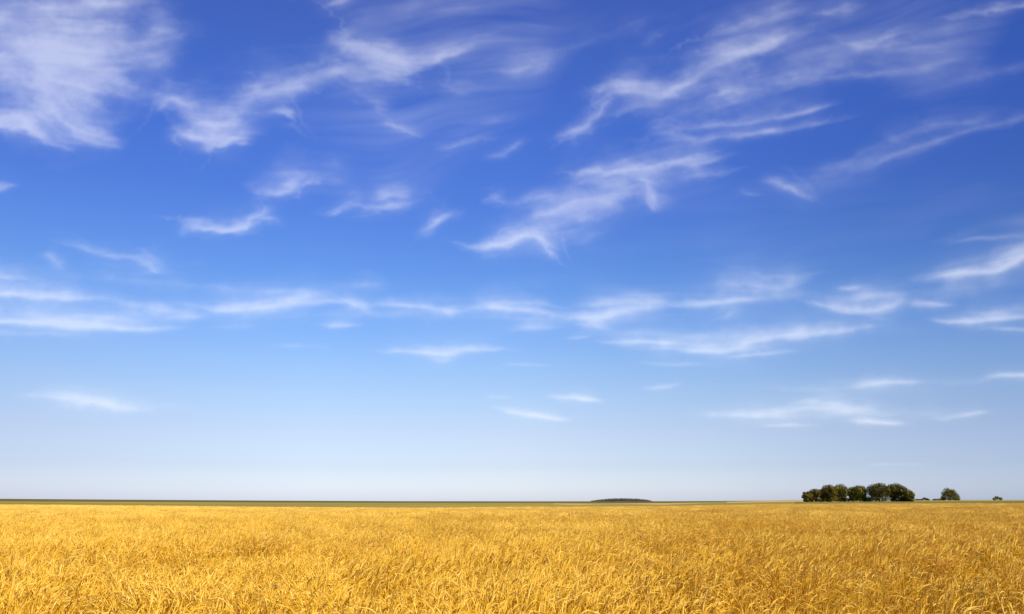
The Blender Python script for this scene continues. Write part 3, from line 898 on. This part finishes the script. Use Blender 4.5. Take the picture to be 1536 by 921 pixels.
def tree(name, label, cat, group, x, y, h, w, mat, seed, clear=.16, lobes_n=13, leaves=2600, size=.5, tiers=False):
    rg = np.random.RandomState(seed)
    root = tag(empty(name, (x, y, float(land(np.array([x]), np.array([y]))[0]) + .03)), label, cat, group)
    z0 = clear * .45 * h; lobes = []
    if tiers:
        for k in range(lobes_n):
            t = (k + .5) / lobes_n; r = w * .5 * (1 - .62 * t ** 1.6); a = k * 2.4
            lobes.append((math.cos(a) * r * .74, math.sin(a) * r * .74, z0 + (h - z0) * (.10 + .80 * t), w * rg.uniform(.13, .19)))
        for k in range(9):
            a = k * .7; lobes.append((math.cos(a) * w * .36, math.sin(a) * w * .36, h * .14, w * .10))
        lobes.append((0, 0, h * .25, w * .2)); lobes.append((0, 0, h * .86, w * .15)); lobes.append((0, 0, h * .55, w * .20))
    else:
        cz = (z0 + h) / 2; hz = (h - z0) / 2
        for k in range(lobes_n):
            u = 1 - 2 * (k + .5) / lobes_n; a = k * 2.39996 + rg.rand() * .6; s = math.sqrt(1 - u * u)
            r = rg.uniform(.14, .30) * min(w, h); f = rg.uniform(.82, 1.0)
            lobes.append((math.cos(a) * s * (w / 2 - r) * f, math.sin(a) * s * (w / 2 - r) * f, cz + u * (hz - r * .8) * f, r))
        lobes.append((0, 0, cz, .3 * min(w, h)))
        for k in range(10):
            a = rg.rand() * 6.283; r = rg.uniform(.13, .2) * min(w, h); q = rg.uniform(.12, .40) * w
            lobes.append((math.cos(a) * q, math.sin(a) * q, z0 * .4 + r * rg.uniform(.45, .95), r))
    v, f = leaf_cloud(rg, lobes, leaves, size)
    T = Strands()
    tb = max(.16, h * .028)
    zz = np.array([-.1, .06, .2, .45, .72]) * h
    T.tube(np.stack([rg.normal(0, .012 * h, 5) * [0, 0, 1, 1, 1], rg.normal(0, .012 * h, 5) * [0, 0, 1, 1, 1], zz], -1), tb * np.array([1.35, 1, .85, .6, .25]), 8, 0)
    for lb in lobes[:9]:
        zs = rg.uniform(.14, .45) * h; e = np.array(lb[:3]); s0 = np.array([0, 0, min(zs, e[2] * .8)])
        T.tube([s0, s0 * .5 + e * .5 + [0, 0, .06 * h], e], tb * np.array([.42, .28, .08]), 5, 0)
    mesh_obj('trunk', np.vstack(T.v), np.vstack(T.q), m_bark, root, smooth=True)
    mesh_obj('crown', v, f, mat, root)
    return root


m_bark = material('bark', [(0.3, (0.06, 0.045, 0.03)), (0.7, (0.12, 0.09, 0.06))], 0.9, 3.0, 4)
m_leaf = material('dark green leaves', [(0.32, (0.034, 0.032, 0.005)), (0.5, (0.065, 0.059, 0.009)), (0.66, (0.151, 0.126, 0.017))], 0.75, 0.5, 3, spec=.08, transl=.12)
m_leaf_warm = material('turning leaves', [(0.32, (0.045, 0.040, 0.006)), (0.5, (0.092, 0.072, 0.009)), (0.66, (0.205, 0.136, 0.019))], 0.75, 0.5, 3, spec=.08, transl=.12)
m_leaf_olive = material('olive leaves', [(0.32, (0.049, 0.046, 0.006)), (0.5, (0.097, 0.089, 0.011)), (0.66, (0.216, 0.181, 0.022))], 0.75, 0.5, 3, spec=.08, transl=.12)


def at(px, d):
    b = float(bearing(px)); return d * math.sin(b), d * math.cos(b)


U = lambda d: d * math.cos(PITCH) / F_PX              # metres per chart unit at that distance
GRP = 'trees of the grove beyond the wheat'
GROVE = [  # px, distance, width, height (chart units), material, clear, label
    (1211.0, 448, 17, 15, m_leaf_warm, .05, 'smallest brownish green tree at the low left end of the grove'),
    (1223.0, 456, 19, 18.5, m_leaf_warm, .12, 'low brownish tree second from the left end of the grove'),
    (1233.5, 462, 13, 18, m_leaf, .15, 'narrow dark tree pressed against the left side of the big brownish tree'),
    (1245.5, 446, 25, 24, m_leaf_warm, .20, 'big brownish green tree at the top of the left clump of the grove'),
    (1261.5, 454, 24, 24, m_leaf_olive, .20, 'big olive tree joined to the right side of the big brownish one'),
    (1278.5, 460, 16, 20, m_leaf, .24, 'narrow dark tree forming the left half of the middle clump of the grove'),
    (1290.5, 448, 26, 22.5, m_leaf_olive, .14, 'round olive green tree standing in the middle of the grove'),
    (1319.5, 446, 35, 26, m_leaf, .14, 'widest and tallest dark tree in the right half of the grove'),
    (1344.5, 454, 28, 25.5, m_leaf_olive, .12, 'tall olive tree directly right of the widest dark tree'),
    (1356.5, 448, 18, 21, m_leaf, .10, 'medium dark green tree sloping down towards the right end'),
    (1366.0, 444, 14, 14.5, m_leaf_olive, .05, 'smallest bright green tree at the right end of the grove'),
]
for k, (px, d, w, h, mt, cl, lab) in enumerate(GROVE):
    x, y = at(px, d); u = U(d)
    tree('broadleaf_tree', lab, 'tree', GRP, x, y, h * u * 1.05, w * u * 1.04, mt, 300 + k, cl, lobes_n=24 if w > 20 else 15, leaves=6500 if w > 20 else 3200, size=.58)
x, y = at(1426.3, 610); u = U(610)
tree('spreading_tree', 'lone spreading tree with tiered branches on the right skyline', 'tree', None, x, y, 15 * u, 24.5 * u, m_leaf_olive, 411, .06, lobes_n=15, leaves=4200, size=.62, tiers=True)


def bush(label, px, d, w, h, mat, seed, group=None):
    x, y = at(px, d); u = U(d); rg = np.random.RandomState(seed); w *= u; h *= u
    lobes = [(w * (t - .5) * .8, rg.normal(0, .12) * w, h * rg.uniform(.35, .5) * (1 - .5 * abs(2 * t - 1)) + .1 * h, h * rg.uniform(.38, .5)) for t in np.linspace(0, 1, max(3, int(2 * w / h)))]
    root = tag(empty('bush', (x, y, float(land(np.array([x]), np.array([y]))[0]))), label, 'bush', group)
    v, f = leaf_cloud(rg, lobes, 900, .45)
    v[:, 2] = np.maximum(v[:, 2], -.05)
    T = Strands()
    for lb in lobes:
        T.tube([[lb[0] * .3, lb[1] * .3, -.1], [lb[0] * .7, lb[1] * .7, lb[2] * .6], lb[:3]], [.12, .08, .03], 5, 0)
    mesh_obj('stem', np.vstack(T.v), np.vstack(T.q), m_bark, root, smooth=True)
    mesh_obj('crown', v, f, mat, root)


BG = 'low bushes along the skyline'
bush('round dark bush on the skyline between grove and lone tree', 1386.5, 640, 7.5, 4.4, m_leaf, 501, BG)
bush('flat dark bush just left of the round skyline bush', 1377.5, 645, 8, 2.4, m_leaf, 502, BG)
bush('small low dark bush just right of the round skyline bush', 1392, 645, 4, 2.6, m_leaf, 505, BG)
bush('long low dark bush at the left foot of the lone tree', 1407, 640, 15, 2.6, m_leaf, 503, BG)
bush('small isolated green bush alone at the far right of the skyline', 1496.8, 620, 10.5, 6.6, m_leaf_olive, 504)

# the far wood: a low dome of many crowns
m_wood = material('haze-greyed wood leaves', [(0.3, (0.115, 0.115, 0.105)), (0.7, (0.145, 0.145, 0.132))], 0.8, 0.02, 3)  # leaf colour greyed and paled: distance haze painted into the base colour
rg = np.random.RandomState(91); d0 = 2900; u = U(d0)
V, Fq, nn = [], [], 0
for k in range(420):
    s = rg.rand(); prof = (1 - abs(2 * s - 1) ** 2.2) ** .8 if s < .5 else (1 - abs(2 * s - 1) ** 2.6) ** .7
    px = 887.5 + 89 * s; dd = d0 + rg.uniform(-60, 60); x, y = at(px, dd)
    top = (0.5 + 3.9 * prof) * u * rg.choice([.84, .92, .97, 1.0, 1.06, 1.12]); gz = float(land(np.array([x]), np.array([y]))[0])
    r = min(3.2, top * .5) * rg.uniform(.8, 1.2)
    lob = [(x, y, gz + top - r, r), (x + rg.normal(0, 2), y - 4, gz + .8, 1.8)]
    lob.append((x + rg.normal(0, 2), y - 3, gz + top * .45, max(r, top * .3)))
    v, f = leaf_cloud(rg, lob, 110, 1.9)
    V.append(v); Fq.append(f + nn); nn += len(v)
tag(mesh_obj('distant_wood', np.vstack(V), np.vstack(Fq), m_wood), 'low dark grey dome of a distant wood on the horizon', 'wood', kind='stuff')
